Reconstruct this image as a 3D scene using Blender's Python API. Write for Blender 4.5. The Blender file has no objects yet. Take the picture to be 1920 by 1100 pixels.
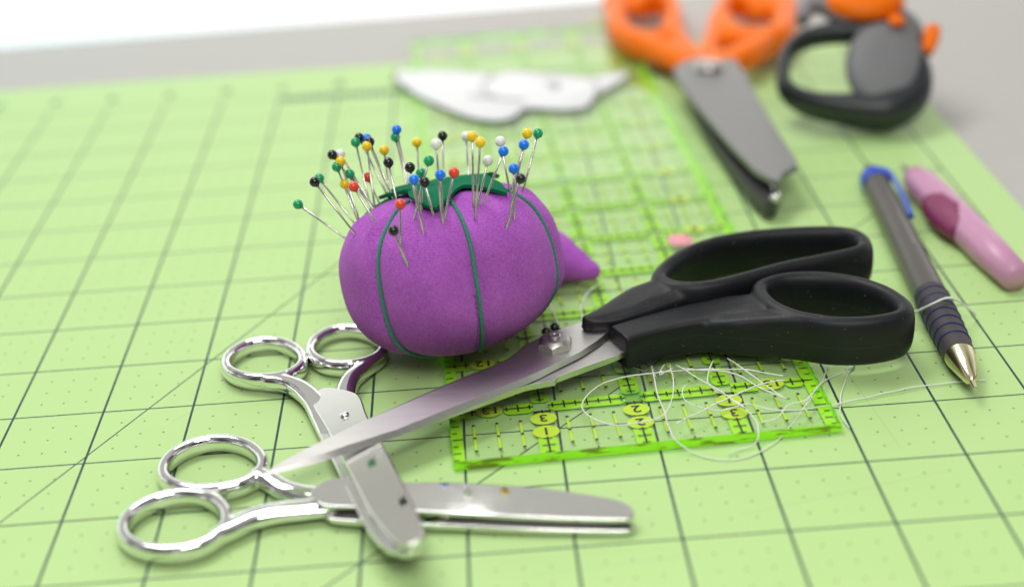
import bpy, bmesh, math, random
from mathutils import Vector, Matrix, Quaternion
random.seed(7)
PI = math.pi
scene = bpy.context.scene
COL = scene.collection
scene.unit_settings.system = 'IMPERIAL'
scene.unit_settings.scale_length = 0.0254          # one unit is one inch

# ------------------------------------------------------------------ camera
F_PX = 2641.14
RX, RY, RZ = 1.08373481, 0.0553577555, -0.0490286359
CAM = Vector((3.35002335, -10.4547778, 8.23055363))
ROT = Matrix.Rotation(RZ, 3, 'Z') @ Matrix.Rotation(RY, 3, 'Y') @ Matrix.Rotation(RX, 3, 'X')
cam_d = bpy.data.cameras.new('camera')
cam = bpy.data.objects.new('camera', cam_d); COL.objects.link(cam)
cam.matrix_world = Matrix.Translation(CAM) @ ROT.to_4x4()
cam_d.sensor_fit = 'HORIZONTAL'; cam_d.sensor_width = 36
cam_d.lens = F_PX / 1920 * 36
cam_d.clip_start = 0.5; cam_d.clip_end = 500
cam_d.dof.use_dof = True
cam_d.dof.focus_distance = 15.3
cam_d.dof.aperture_fstop = cam_d.lens * 1e-3 / (2 * 0.21)
scene.camera = cam

def ray(px, py):
    return ROT @ Vector((px - 960, -(py - 550), -F_PX))
def at(px, py, z=0.0):
    d = ray(px, py)
    return CAM + d * ((z - CAM.z) / d.z)
def on_plane(px, py, q, n):
    d = ray(px, py)
    return CAM + d * ((q - CAM).dot(n) / d.dot(n))
def on_slope(px, py, a, b, c):                     # plane z = a + b x + c y
    n = Vector((-b, -c, 1)).normalized()
    return on_plane(px, py, Vector((0, 0, a)), n)

# ------------------------------------------------------------------ materials
def new_mat(name):
    m = bpy.data.materials.new(name); m.use_nodes = True
    nt = m.node_tree
    return m, nt, nt.nodes['Principled BSDF'], nt.nodes['Material Output']
def N(nt, t, **kw):
    n = nt.nodes.new(t)
    for k, v in kw.items(): setattr(n, k, v)
    return n
def mathn(nt, op, a, b=None, c=None):
    n = N(nt, 'ShaderNodeMath', operation=op)
    for i, v in enumerate((a, b, c)):
        if v is None: continue
        if isinstance(v, (int, float)): n.inputs[i].default_value = v
        else: nt.links.new(v, n.inputs[i])
    return n.outputs[0]
def plain(name, col, rough=0.5, metal=0.0, spec=0.5, noise=0.06, nscale=6.0, bump=0.0, bscale=60.0, coat=0.0, rnoise=0.06):
    """one colour with a little mottling, roughness wear and optional fine bump"""
    m, nt, b, out = new_mat(name)
    tc = N(nt, 'ShaderNodeTexCoord')
    nz = N(nt, 'ShaderNodeTexNoise'); nz.inputs['Scale'].default_value = nscale; nz.inputs['Detail'].default_value = 4
    nt.links.new(tc.outputs['Object'], nz.inputs['Vector'])
    mx = N(nt, 'ShaderNodeMix', data_type='RGBA')
    mx.inputs[6].default_value = (*[max(0, c * (1 - noise)) for c in col], 1)
    mx.inputs[7].default_value = (*[min(1, c * (1 + noise)) for c in col], 1)
    nt.links.new(nz.outputs['Fac'], mx.inputs[0])
    nt.links.new(mx.outputs[2], b.inputs['Base Color'])
    r = mathn(nt, 'MULTIPLY_ADD', nz.outputs['Fac'], rnoise, max(0.0, rough - rnoise / 2))
    nt.links.new(r, b.inputs['Roughness'])
    b.inputs['Metallic'].default_value = metal
    b.inputs['Specular IOR Level'].default_value = spec
    if coat: b.inputs['Coat Weight'].default_value = coat
    if bump:
        n2 = N(nt, 'ShaderNodeTexNoise'); n2.inputs['Scale'].default_value = bscale; n2.inputs['Detail'].default_value = 3
        nt.links.new(tc.outputs['Object'], n2.inputs['Vector'])
        bp = N(nt, 'ShaderNodeBump'); bp.inputs['Strength'].default_value = bump; bp.inputs['Distance'].default_value = 0.02
        nt.links.new(n2.outputs['Fac'], bp.inputs['Height']); nt.links.new(bp.outputs[0], b.inputs['Normal'])
    return m

def mat_cutting():
    m, nt, b, out = new_mat('green_vinyl')
    tc = N(nt, 'ShaderNodeTexCoord'); sp = N(nt, 'ShaderNodeSeparateXYZ')
    nt.links.new(tc.outputs['Object'], sp.inputs[0])
    x, y = sp.outputs[0], sp.outputs[1]
    def dist_to(v, period, off=0.0):               # distance to the nearest multiple of period
        s = mathn(nt, 'ADD', v, 1000 * period + off + period / 2)
        mo = mathn(nt, 'MODULO', s, period)
        return mathn(nt, 'ABSOLUTE', mathn(nt, 'SUBTRACT', mo, period / 2))
    def less(d, w): return mathn(nt, 'LESS_THAN', d, w)
    def inside(v, lo, hi): return mathn(nt, 'MULTIPLY', mathn(nt, 'GREATER_THAN', v, lo), mathn(nt, 'LESS_THAN', v, hi))
    reg = mathn(nt, 'MULTIPLY', inside(x, -7.02, 10.02), inside(y, -9.02, 13.02))
    lx = less(dist_to(x, 1.0), 0.0135); ly = less(dist_to(y, 1.0), 0.0105)
    grid = mathn(nt, 'MAXIMUM', lx, ly)
    dots = mathn(nt, 'LESS_THAN', mathn(nt, 'SQRT', mathn(nt, 'ADD', mathn(nt, 'POWER', dist_to(x, 0.25), 2), mathn(nt, 'POWER', dist_to(y, 0.25), 2))), 0.0125)
    dots = mathn(nt, 'MULTIPLY', dots, 0.75)
    k60 = math.tan(math.radians(60))
    # the sixty degree line and the forty-five degree line
    d60 = mathn(nt, 'ABSOLUTE', mathn(nt, 'DIVIDE', mathn(nt, 'SUBTRACT', mathn(nt, 'SUBTRACT', y, 3.87), mathn(nt, 'MULTIPLY', x, k60)), 2.0))
    d45 = mathn(nt, 'ABSOLUTE', mathn(nt, 'DIVIDE', mathn(nt, 'SUBTRACT', mathn(nt, 'ADD', y, 2.0), x), 1.4142))
    diag = mathn(nt, 'MAXIMUM', less(d60, 0.0085), less(d45, 0.009))
    # eighth-inch scale printed along the far border
    sc = mathn(nt, 'MULTIPLY', inside(x, 0.0, 9.0), mathn(nt, 'MAXIMUM', less(mathn(nt, 'ABSOLUTE', mathn(nt, 'SUBTRACT', y, 12.97)), 0.045),
              mathn(nt, 'MULTIPLY', inside(y, 12.72, 12.95), less(dist_to(x, 0.125), 0.032))))
    ink = mathn(nt, 'MAXIMUM', mathn(nt, 'MAXIMUM', grid, dots), mathn(nt, 'MAXIMUM', diag, sc))
    ink = mathn(nt, 'MULTIPLY', ink, reg)
    for sx, sy, an, ln in ((5.6, 0.3, 12, 2.2), (-0.4, 4.4, 78, 3.0), (7.4, 1.2, 96, 1.6), (-1.6, 6.6, 20, 2.4), (3.6, -0.35, 4, 1.5), (-0.2, 2.7, 42, 1.1)):
        ca, sa_ = math.cos(math.radians(an)), math.sin(math.radians(an))
        dx = mathn(nt, 'SUBTRACT', x, sx); dy = mathn(nt, 'SUBTRACT', y, sy)
        al = mathn(nt, 'ADD', mathn(nt, 'MULTIPLY', dx, ca), mathn(nt, 'MULTIPLY', dy, sa_))
        ac = mathn(nt, 'SUBTRACT', mathn(nt, 'MULTIPLY', dy, ca), mathn(nt, 'MULTIPLY', dx, sa_))
        ink = mathn(nt, 'MAXIMUM', ink, mathn(nt, 'MULTIPLY', mathn(nt, 'MULTIPLY', inside(al, 0.0, ln), less(mathn(nt, 'ABSOLUTE', ac), 0.005)), 0.16))
    wear = N(nt, 'ShaderNodeTexNoise'); wear.inputs['Scale'].default_value = 14; wear.inputs['Detail'].default_value = 5
    nt.links.new(tc.outputs['Object'], wear.inputs['Vector'])
    ink = mathn(nt, 'MULTIPLY', ink, mathn(nt, 'MULTIPLY_ADD', wear.outputs['Fac'], 0.2, 0.86))
    big = N(nt, 'ShaderNodeTexNoise'); big.inputs['Scale'].default_value = 1.3; big.inputs['Detail'].default_value = 6
    nt.links.new(tc.outputs['Object'], big.inputs['Vector'])
    base = N(nt, 'ShaderNodeMix', data_type='RGBA')
    base.inputs[6].default_value = (0.465, 0.690, 0.268, 1); base.inputs[7].default_value = (0.500, 0.725, 0.298, 1)
    nt.links.new(big.outputs['Fac'], base.inputs[0])
    mx = N(nt, 'ShaderNodeMix', data_type='RGBA')
    nt.links.new(ink, mx.inputs[0]); nt.links.new(base.outputs[2], mx.inputs[6]); mx.inputs[7].default_value = (0.006, 0.030, 0.052, 1)
    nt.links.new(mx.outputs[2], b.inputs['Base Color'])
    nt.links.new(mathn(nt, 'MULTIPLY_ADD', wear.outputs['Fac'], 0.1, 0.38), b.inputs['Roughness'])
    b.inputs['Specular IOR Level'].default_value = 0.35
    fine = N(nt, 'ShaderNodeTexNoise'); fine.inputs['Scale'].default_value = 90; fine.inputs['Detail'].default_value = 2
    nt.links.new(tc.outputs['Object'], fine.inputs['Vector'])
    bp = N(nt, 'ShaderNodeBump'); bp.inputs['Strength'].default_value = 0.06; bp.inputs['Distance'].default_value = 0.01
    nt.links.new(fine.outputs['Fac'], bp.inputs['Height']); nt.links.new(bp.outputs[0], b.inputs['Normal'])
    return m

def mat_fabric():
    m, nt, b, out = new_mat('purple_cotton')
    tc = N(nt, 'ShaderNodeTexCoord')
    n1 = N(nt, 'ShaderNodeTexNoise'); n1.inputs['Scale'].default_value = 2.2; n1.inputs['Detail'].default_value = 5
    n2 = N(nt, 'ShaderNodeTexNoise'); n2.inputs['Scale'].default_value = 42; n2.inputs['Detail'].default_value = 3
    w1 = N(nt, 'ShaderNodeTexWave', wave_type='BANDS', bands_direction='Z'); w1.inputs['Scale'].default_value = 14; w1.inputs['Distortion'].default_value = 1.2
    w1.inputs['Detail'].default_value = 3; w1.inputs['Detail Scale'].default_value = 6
    w2 = N(nt, 'ShaderNodeTexWave', wave_type='BANDS', bands_direction='X'); w2.inputs['Scale'].default_value = 14; w2.inputs['Distortion'].default_value = 1.2
    w2.inputs['Detail'].default_value = 3; w2.inputs['Detail Scale'].default_value = 6
    for n in (n1, n2, w1, w2): nt.links.new(tc.outputs['Object'], n.inputs['Vector'])
    weave = mathn(nt, 'MULTIPLY', w1.outputs['Fac'], w2.outputs['Fac'])
    f = mathn(nt, 'ADD', mathn(nt, 'MULTIPLY', n1.outputs['Fac'], 0.35), mathn(nt, 'ADD', mathn(nt, 'MULTIPLY', n2.outputs['Fac'], 0.6), mathn(nt, 'MULTIPLY', weave, 0.12)))
    cr = N(nt, 'ShaderNodeValToRGB')
    cr.color_ramp.elements[0].position = 0.25; cr.color_ramp.elements[0].color = (0.275, 0.050, 0.365, 1)
    cr.color_ramp.elements[1].position = 0.85; cr.color_ramp.elements[1].color = (0.640, 0.185, 0.760, 1)
    nt.links.new(f, cr.inputs[0]); nt.links.new(cr.outputs[0], b.inputs['Base Color'])
    b.inputs['Roughness'].default_value = 0.85; b.inputs['Specular IOR Level'].default_value = 0.15
    b.inputs['Sheen Weight'].default_value = 0.12; b.inputs['Sheen Tint'].default_value = (0.9, 0.6, 1, 1)
    bp = N(nt, 'ShaderNodeBump'); bp.inputs['Strength'].default_value = 0.35; bp.inputs['Distance'].default_value = 0.012
    nt.links.new(mathn(nt, 'ADD', weave, n2.outputs['Fac']), bp.inputs['Height']); nt.links.new(bp.outputs[0], b.inputs['Normal'])
    return m

def mat_acrylic(name, tint, refl=1.0):
    m, nt, b, out = new_mat(name); nt.nodes.remove(b)
    tr = N(nt, 'ShaderNodeBsdfTransparent'); tr.inputs[0].default_value = (*tint, 1)
    gl = N(nt, 'ShaderNodeBsdfGlossy'); gl.inputs['Roughness'].default_value = 0.04; gl.inputs[0].default_value = (1, 1, 1, 1)
    df = N(nt, 'ShaderNodeBsdfDiffuse'); df.inputs[0].default_value = (0.8, 0.86, 0.7, 1)
    tc = N(nt, 'ShaderNodeTexCoord'); nz = N(nt, 'ShaderNodeTexNoise'); nz.inputs['Scale'].default_value = 3; nz.inputs['Detail'].default_value = 6
    nt.links.new(tc.outputs['Object'], nz.inputs['Vector'])
    m1 = N(nt, 'ShaderNodeMixShader'); nt.links.new(mathn(nt, 'MULTIPLY', nz.outputs['Fac'], 0.045), m1.inputs[0])   # haze of handling marks
    nt.links.new(tr.outputs[0], m1.inputs[1]); nt.links.new(df.outputs[0], m1.inputs[2])
    ge = N(nt, 'ShaderNodeNewGeometry'); dp = N(nt, 'ShaderNodeVectorMath', operation='DOT_PRODUCT')
    nt.links.new(ge.outputs['Incoming'], dp.inputs[0]); nt.links.new(ge.outputs['Normal'], dp.inputs[1])
    c_ = mathn(nt, 'ABSOLUTE', dp.outputs['Value'])
    fres = mathn(nt, 'MULTIPLY_ADD', mathn(nt, 'POWER', mathn(nt, 'SUBTRACT', 1.0, c_), 5.0), 0.96, 0.04)
    mx = N(nt, 'ShaderNodeMixShader')
    nt.links.new(mathn(nt, 'MULTIPLY', fres, refl), mx.inputs[0]); nt.links.new(m1.outputs[0], mx.inputs[1]); nt.links.new(gl.outputs[0], mx.inputs[2])
    nt.links.new(mx.outputs[0], out.inputs[0])
    return m

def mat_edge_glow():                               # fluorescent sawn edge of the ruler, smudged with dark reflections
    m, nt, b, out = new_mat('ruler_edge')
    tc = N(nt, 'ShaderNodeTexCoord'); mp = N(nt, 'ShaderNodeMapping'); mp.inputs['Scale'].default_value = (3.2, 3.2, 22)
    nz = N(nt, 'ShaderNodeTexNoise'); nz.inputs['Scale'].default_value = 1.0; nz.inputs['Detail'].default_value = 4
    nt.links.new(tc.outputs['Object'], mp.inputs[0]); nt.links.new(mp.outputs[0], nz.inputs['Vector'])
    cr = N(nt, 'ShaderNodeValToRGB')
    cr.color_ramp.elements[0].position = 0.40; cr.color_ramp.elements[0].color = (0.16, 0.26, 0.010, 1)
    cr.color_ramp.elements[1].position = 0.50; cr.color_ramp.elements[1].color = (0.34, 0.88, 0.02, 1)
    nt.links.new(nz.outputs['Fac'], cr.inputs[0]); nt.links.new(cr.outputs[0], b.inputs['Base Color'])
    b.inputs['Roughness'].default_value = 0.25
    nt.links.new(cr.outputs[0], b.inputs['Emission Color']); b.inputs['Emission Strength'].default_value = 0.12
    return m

def mat_brushed():
    m, nt, b, out = new_mat('brushed_steel')
    tc = N(nt, 'ShaderNodeTexCoord'); mp = N(nt, 'ShaderNodeMapping'); mp.inputs['Scale'].default_value = (1.2, 70, 4); mp.inputs['Rotation'].default_value = (0, 0, math.radians(-34))
    nz = N(nt, 'ShaderNodeTexNoise'); nz.inputs['Scale'].default_value = 1.0; nz.inputs['Detail'].default_value = 4
    nt.links.new(tc.outputs['Object'], mp.inputs[0]); nt.links.new(mp.outputs[0], nz.inputs['Vector'])
    cr = N(nt, 'ShaderNodeValToRGB'); cr.color_ramp.elements[0].color = (0.62, 0.61, 0.59, 1); cr.color_ramp.elements[1].color = (0.82, 0.81, 0.79, 1)
    nt.links.new(nz.outputs['Fac'], cr.inputs[0]); nt.links.new(cr.outputs[0], b.inputs['Base Color'])
    b.inputs['Metallic'].default_value = 1.0
    nt.links.new(mathn(nt, 'MULTIPLY_ADD', nz.outputs['Fac'], 0.08, 0.33), b.inputs['Roughness'])
    return m

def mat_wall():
    m, nt, b, out = new_mat('glowing_wall')
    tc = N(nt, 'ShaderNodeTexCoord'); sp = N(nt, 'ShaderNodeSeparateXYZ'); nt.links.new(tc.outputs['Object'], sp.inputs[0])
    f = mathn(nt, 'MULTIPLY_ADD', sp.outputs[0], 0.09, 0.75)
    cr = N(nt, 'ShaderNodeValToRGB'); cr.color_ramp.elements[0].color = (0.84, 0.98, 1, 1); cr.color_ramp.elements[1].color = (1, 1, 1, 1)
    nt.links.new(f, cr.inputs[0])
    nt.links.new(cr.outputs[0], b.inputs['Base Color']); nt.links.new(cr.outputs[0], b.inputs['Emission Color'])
    b.inputs['Emission Strength'].default_value = 0.9  # overexposed brightness is built into the wall as its own glow
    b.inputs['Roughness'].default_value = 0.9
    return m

M = {}
M['mat'] = mat_cutting()
M['fabric'] = mat_fabric()
M['acrylic'] = mat_acrylic('clear_acrylic', (0.95, 0.985, 0.92))
M['gripper'] = mat_acrylic('cloudy_silicone', (0.86, 0.95, 0.78), 0.7)
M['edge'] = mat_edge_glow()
M['steel'] = mat_brushed()
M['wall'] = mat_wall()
M['table'] = plain('grey_laminate', (0.48, 0.47, 0.445), 0.55, noise=0.05, nscale=3)
M['chrome'] = plain('chrome_plate', (0.86, 0.86, 0.855), 0.06, metal=1, noise=0.02, rnoise=0.05)
M['mirror'] = plain('polished_blade', (0.80, 0.80, 0.775), 0.055, metal=1, noise=0.03, rnoise=0.05)
M['black'] = plain('black_rubber_plastic', (0.0060, 0.0066, 0.0094), 0.43, spec=0.36, noise=0.25, bump=0.16, bscale=150)
def add_seam_and_dust(m, z0):
    nt = m.node_tree; b = nt.nodes['Principled BSDF']
    tc = N(nt, 'ShaderNodeTexCoord'); sp = N(nt, 'ShaderNodeSeparateXYZ'); nt.links.new(tc.outputs['Object'], sp.inputs[0])
    seam = mathn(nt, 'LESS_THAN', mathn(nt, 'ABSOLUTE', mathn(nt, 'SUBTRACT', sp.outputs[2], z0)), 0.006)
    nz = N(nt, 'ShaderNodeTexNoise'); nz.inputs['Scale'].default_value = 26; nz.inputs['Detail'].default_value = 1
    nt.links.new(tc.outputs['Object'], nz.inputs['Vector'])
    dust = mathn(nt, 'MULTIPLY', mathn(nt, 'GREATER_THAN', nz.outputs['Fac'], 0.77), 0.14)
    old = b.inputs['Base Color'].links[0].from_socket
    mx = N(nt, 'ShaderNodeMix', data_type='RGBA'); nt.links.new(mathn(nt, 'MAXIMUM', dust, mathn(nt, 'MULTIPLY', seam, 0.012)), mx.inputs[0])
    nt.links.new(old, mx.inputs[6]); mx.inputs[7].default_value = (0.6, 0.6, 0.6, 1); nt.links.new(mx.outputs[2], b.inputs['Base Color'])
add_seam_and_dust(M['black'], 0.40)
M['nut'] = plain('satin_nickel', (0.56, 0.54, 0.52), 0.33, metal=1)
M['felt'] = plain('green_felt', (0.012, 0.185, 0.085), 0.95, spec=0.1, noise=0.18, nscale=40, bump=0.5, bscale=120)
M['cord'] = plain('green_cord', (0.055, 0.27, 0.175), 0.85, spec=0.2, noise=0.35, nscale=45, bump=0.5, bscale=90)
M['stitch'] = plain('violet_thread', (0.20, 0.075, 0.34), 0.7)
M['green_print'] = plain('fluorescent_green_print', (0.42, 0.88, 0.004), 0.4, noise=0.06)
M['lime_print'] = plain('lime_print', (0.64, 0.88, 0.020), 0.4, noise=0.04)
M['ink'] = plain('black_print', (0.012, 0.014, 0.012), 0.5)
M['mat_ink'] = plain('mat_ink', (0.02, 0.06, 0.06), 0.5)
M['thread'] = plain('white_thread', (0.82, 0.83, 0.80), 0.7, spec=0.3)
M['pin_steel'] = plain('pin_steel', (0.62, 0.60, 0.56), 0.22, metal=1)
for k, c in dict(green=(0.0, 0.36, 0.13), black=(0.008, 0.008, 0.009), white=(0.86, 0.86, 0.86), yellow=(1.0, 0.64, 0.008),
                 blue=(0.0, 0.20, 0.95), red=(0.85, 0.065, 0.022)).items():
    M['head_' + k] = plain(k + '_glass_bead', c, 0.16, spec=0.5, noise=0.05, coat=0.3)
M['orange'] = plain('orange_plastic', (1.0, 0.185, 0.001), 0.42, spec=0.2)
M['blade_grey'] = plain('grey_coated_steel', (0.27, 0.265, 0.265), 0.42, metal=0.35, noise=0.06)
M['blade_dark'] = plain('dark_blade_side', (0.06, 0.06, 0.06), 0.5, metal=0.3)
M['charcoal'] = plain('charcoal_plastic', (0.022, 0.027, 0.031), 0.36)
M['mid_grey'] = plain('mid_grey_plastic', (0.17, 0.175, 0.18), 0.6)
M['mauve_grey'] = plain('mauve_grey_plastic', (0.27, 0.24, 0.27), 0.5)
M['pen_grey'] = plain('pen_grey_plastic', (0.088, 0.080, 0.073), 0.34)
M['pen_grip'] = plain('dark_grip_rubber', (0.045, 0.042, 0.044), 0.6)
M['pen_blue'] = plain('blue_plastic', (0.006, 0.07, 0.60), 0.28)
M['navy'] = plain('navy_rubber', (0.012, 0.016, 0.14), 0.5)
M['gold'] = plain('pale_brass', (0.72, 0.66, 0.42), 0.25, metal=1)
M['pink'] = plain('pale_pink_plastic', (0.58, 0.29, 0.45), 0.35)
M['maroon'] = plain('maroon_rubber', (0.24, 0.032, 0.11), 0.45)
M['paper'] = plain('white_paper', (0.84, 0.85, 0.86), 0.8, noise=0.02)
M['paper_grey'] = plain('grey_line', (0.16, 0.17, 0.17), 0.7)
M['pink_paper'] = plain('pink_scrap', (0.90, 0.34, 0.40), 0.6, noise=0.3, nscale=14)

# ------------------------------------------------------------------ object helpers
def link_mesh(name, bm, mat, parent=None, smooth=True, angle=None):
    me = bpy.data.meshes.new(name)
    bmesh.ops.recalc_face_normals(bm, faces=bm.faces[:])
    bm.to_mesh(me); bm.free()
    mats = mat if isinstance(mat, (list, tuple)) else [mat]
    for k in mats: me.materials.append(k)
    for p in me.polygons: p.use_smooth = smooth
    if angle is not None: me.set_sharp_from_angle(angle=math.radians(angle))
    o = bpy.data.objects.new(name, me); COL.objects.link(o)
    if angle is not None and name in ('blade', 'screw', 'tip'):
        wn = o.modifiers.new('flat_faces', 'WEIGHTED_NORMAL'); wn.weight = 100; wn.keep_sharp = True
    if parent: set_parent(o, parent)
    return o
def set_parent(o, p):
    bpy.context.view_layer.update()
    o.parent = p
    o.matrix_parent_inverse = p.matrix_world.inverted()
def thing(name, label, cat, loc=(0, 0, 0), group=None):
    o = bpy.data.objects.new(name, None); COL.objects.link(o)
    o.location = loc; o.empty_display_size = 0.2
    return tag(o, label, cat, group)
def tag(o, label, cat, group=None):
    o['label'] = label; o['category'] = cat
    if group: o['group'] = group
    return o
def structure(o): o['kind'] = 'structure'; return o

def spline(pts, closed=False, step=0.05):
    """Catmull-Rom through Vectors, resampled; also returns the parameter (0..n) of each sample"""
    n = len(pts); out = []; par = []
    segs = n if closed else n - 1
    for i in range(segs):
        p1, p2 = pts[i], pts[(i + 1) % n]
        p0 = pts[(i - 1) % n] if (closed or i > 0) else p1 * 2 - p2
        p3 = pts[(i + 2) % n] if (closed or i + 2 < n) else p2 * 2 - p1
        k = max(2, int((p2 - p1).length / step))
        for j in range(k):
            t = j / k; t2 = t * t; t3 = t2 * t
            out.append(0.5 * ((2 * p1) + (p2 - p0) * t + (2 * p0 - 5 * p1 + 4 * p2 - p3) * t2 + (3 * p1 - p0 - 3 * p2 + p3) * t3)); par.append(i + t)
    if not closed: out.append(pts[-1].copy()); par.append(segs)
    return out, par
def lerp_list(v, t, closed=False):
    if isinstance(v, (int, float)): return v
    n = len(v); i = int(t); f = t - i
    a = v[i % n] if closed else v[min(i, n - 1)]
    b = v[(i + 1) % n] if closed else v[min(i + 1, n - 1)]
    return a + (b - a) * f
def sweep(bm, pts, w, h, closed=False, n=16, power=2.0, up=Vector((0, 0, 1)), step=0.05):
    """sweep a superellipse section (half-width w, half-height h along up) over a smooth path"""
    P, T = spline(pts, closed, step); rings = []; m = len(P)
    for i in range(m):
        a = P[(i - 1) % m] if (closed or i > 0) else P[i]
        b = P[(i + 1) % m] if (closed or i < m - 1) else P[i]
        t = (b - a).normalized()
        s = up.cross(t)
        s = s.normalized() if s.length > 1e-6 else Vector((1, 0, 0))
        u = t.cross(s)
        ww, hh = lerp_list(w, T[i], closed), lerp_list(h, T[i], closed)
        r = []
        for k in range(n):
            an = 2 * PI * k / n; c, d = math.cos(an), math.sin(an)
            cc = math.copysign(abs(c) ** (2 / power), c); dd = math.copysign(abs(d) ** (2 / power), d)
            r.append(bm.verts.new(P[i] + s * (ww * cc) + u * (hh * dd)))
        rings.append(r)
    for i in range(m if closed else m - 1):
        A, B = rings[i], rings[(i + 1) % m]
        for k in range(n): bm.faces.new((A[k], A[(k + 1) % n], B[(k + 1) % n], B[k]))
    if not closed:
        bm.faces.new(rings[0][::-1]); bm.faces.new(rings[-1])
    return bm
def tube(bm, pts, r, closed=False, n=8, step=0.05, smooth_path=True):
    """round tube with parallel-transported frames"""
    if smooth_path: P, T = spline(pts, closed, step)
    else: P, T = pts, list(range(len(pts)))
    m = len(P); rings = []; s = None
    for i in range(m):
        a = P[max(i - 1, 0)]; b = P[min(i + 1, m - 1)]
        if closed: a, b = P[(i - 1) % m], P[(i + 1) % m]
        t = (b - a).normalized()
        if s is None:
            s = t.cross(Vector((0, 0, 1)))
            if s.length < 1e-3: s = t.cross(Vector((1, 0, 0)))
        s = (s - t * s.dot(t)).normalized(); u = t.cross(s)
        rr = lerp_list(r, T[i], closed)
        rings.append([bm.verts.new(P[i] + s * (rr * math.cos(2 * PI * k / n)) + u * (rr * math.sin(2 * PI * k / n))) for k in range(n)])
    for i in range(m if closed else m - 1):
        A, B = rings[i], rings[(i + 1) % m]
        for k in range(n): bm.faces.new((A[k], A[(k + 1) % n], B[(k + 1) % n], B[k]))
    if not closed:
        bm.faces.new(rings[0][::-1]); bm.faces.new(rings[-1])
    return bm
def loft(bm, loops, cap=True):
    R = [[bm.verts.new(p) for p in L] for L in loops]; n = len(R[0])
    for A, B in zip(R, R[1:]):
        for k in range(n): bm.faces.new((A[k], A[(k + 1) % n], B[(k + 1) % n], B[k]))
    if cap: bm.faces.new(R[0][::-1]); bm.faces.new(R[-1])
    return bm
def plate(bm, outline, thick, bev=0.012, seg=2, n=Vector((0, 0, 1)), step=None):
    """slab under an outline of Vectors: extruded by thick against n, rim edges rounded"""
    L = outline
    if step: L, _ = spline(outline, True, step)
    inner = []
    m = len(L); c = sum(L, Vector()) / m
    def inset(d):
        out = []
        for i in range(m):
            a, b, e = L[(i - 1) % m], L[i], L[(i + 1) % m]
            t = (e - a); t = t.normalized() if t.length > 1e-9 else (b - c).normalized()
            s = n.cross(t).normalized()
            out.append(b + s * d * sgn)
        return out
    area = sum((L[i] - c).cross(L[(i + 1) % m] - c).dot(n) for i in range(m))
    sgn = 1 if area > 0 else -1
    loops = []
    for k in range(seg + 1):
        an = PI / 2 * k / seg
        loops.append([p - n * (bev * (1 - math.sin(an))) for p in inset(bev * (1 - math.cos(an)))])
    loops = loops[::-1]                               # from the inset top rim outward
    tops = [inset(bev)] if bev else [L]
    loops = []
    for k in range(seg + 1):
        an = PI / 2 * k / seg
        loops.append([p - n * (bev * (1 - math.cos(an))) for p in inset(bev * (1 - math.sin(an)))])
    bot = [p - n * thick for p in L]
    loops.append([p + n * bev * 0.6 for p in bot]); loops.append([p - n * thick for p in inset(bev * 0.6)])
    return loft(bm, loops)
def lathe(bm, prof, o=Vector((0, 0, 0)), axis=Vector((0, 0, 1)), n=32):
    q = Vector((0, 0, 1)).rotation_difference(axis.normalized())
    loops = [[o + q @ Vector((max(r, 1e-4) * math.cos(2 * PI * k / n), max(r, 1e-4) * math.sin(2 * PI * k / n), z)) for k in range(n)] for r, z in prof]
    return loft(bm, loops)
def quad_sheet(bm, pts): bm.faces.new([bm.verts.new(p) for p in pts])
def fuse(name, bm, mat, parent, voxel=0.02, smooth=10):
    """weld overlapping pieces into one continuous skin"""
    o = link_mesh(name, bm, mat)
    r = o.modifiers.new('weld', 'REMESH'); r.mode = 'VOXEL'; r.voxel_size = voxel
    s = o.modifiers.new('soft', 'SMOOTH'); s.factor = 0.5; s.iterations = smooth
    bpy.context.view_layer.update()
    dg = bpy.context.evaluated_depsgraph_get()
    me = bpy.data.meshes.new_from_object(o.evaluated_get(dg))
    o.modifiers.clear(); old = o.data; o.data = me; bpy.data.meshes.remove(old)
    me.name = name
    me.materials.clear(); me.materials.append(mat)
    for p in me.polygons: p.use_smooth = True
    if parent: set_parent(o, parent)
    return o
def text_bm(body, size, mtx):
    cu = bpy.data.curves.new('digits', 'FONT'); cu.body = body; cu.size = size; cu.align_x = 'CENTER'; cu.align_y = 'CENTER'; cu.offset = size * 0.012
    o = bpy.data.objects.new('digits', cu); COL.objects.link(o)
    bpy.context.view_layer.update()
    me = bpy.data.meshes.new_from_object(o.evaluated_get(bpy.context.evaluated_depsgraph_get()))
    bpy.data.objects.remove(o); bpy.data.curves.remove(cu)
    bm = bmesh.new(); bm.from_mesh(me); bpy.data.meshes.remove(me)
    xs = [v.co.x for v in bm.verts]; ys = [v.co.y for v in bm.verts]
    off = Vector(((min(xs) + max(xs)) / 2, (min(ys) + max(ys)) / 2, 0))
    for v in bm.verts: v.co = mtx @ (v.co - off)
    return bm

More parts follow.
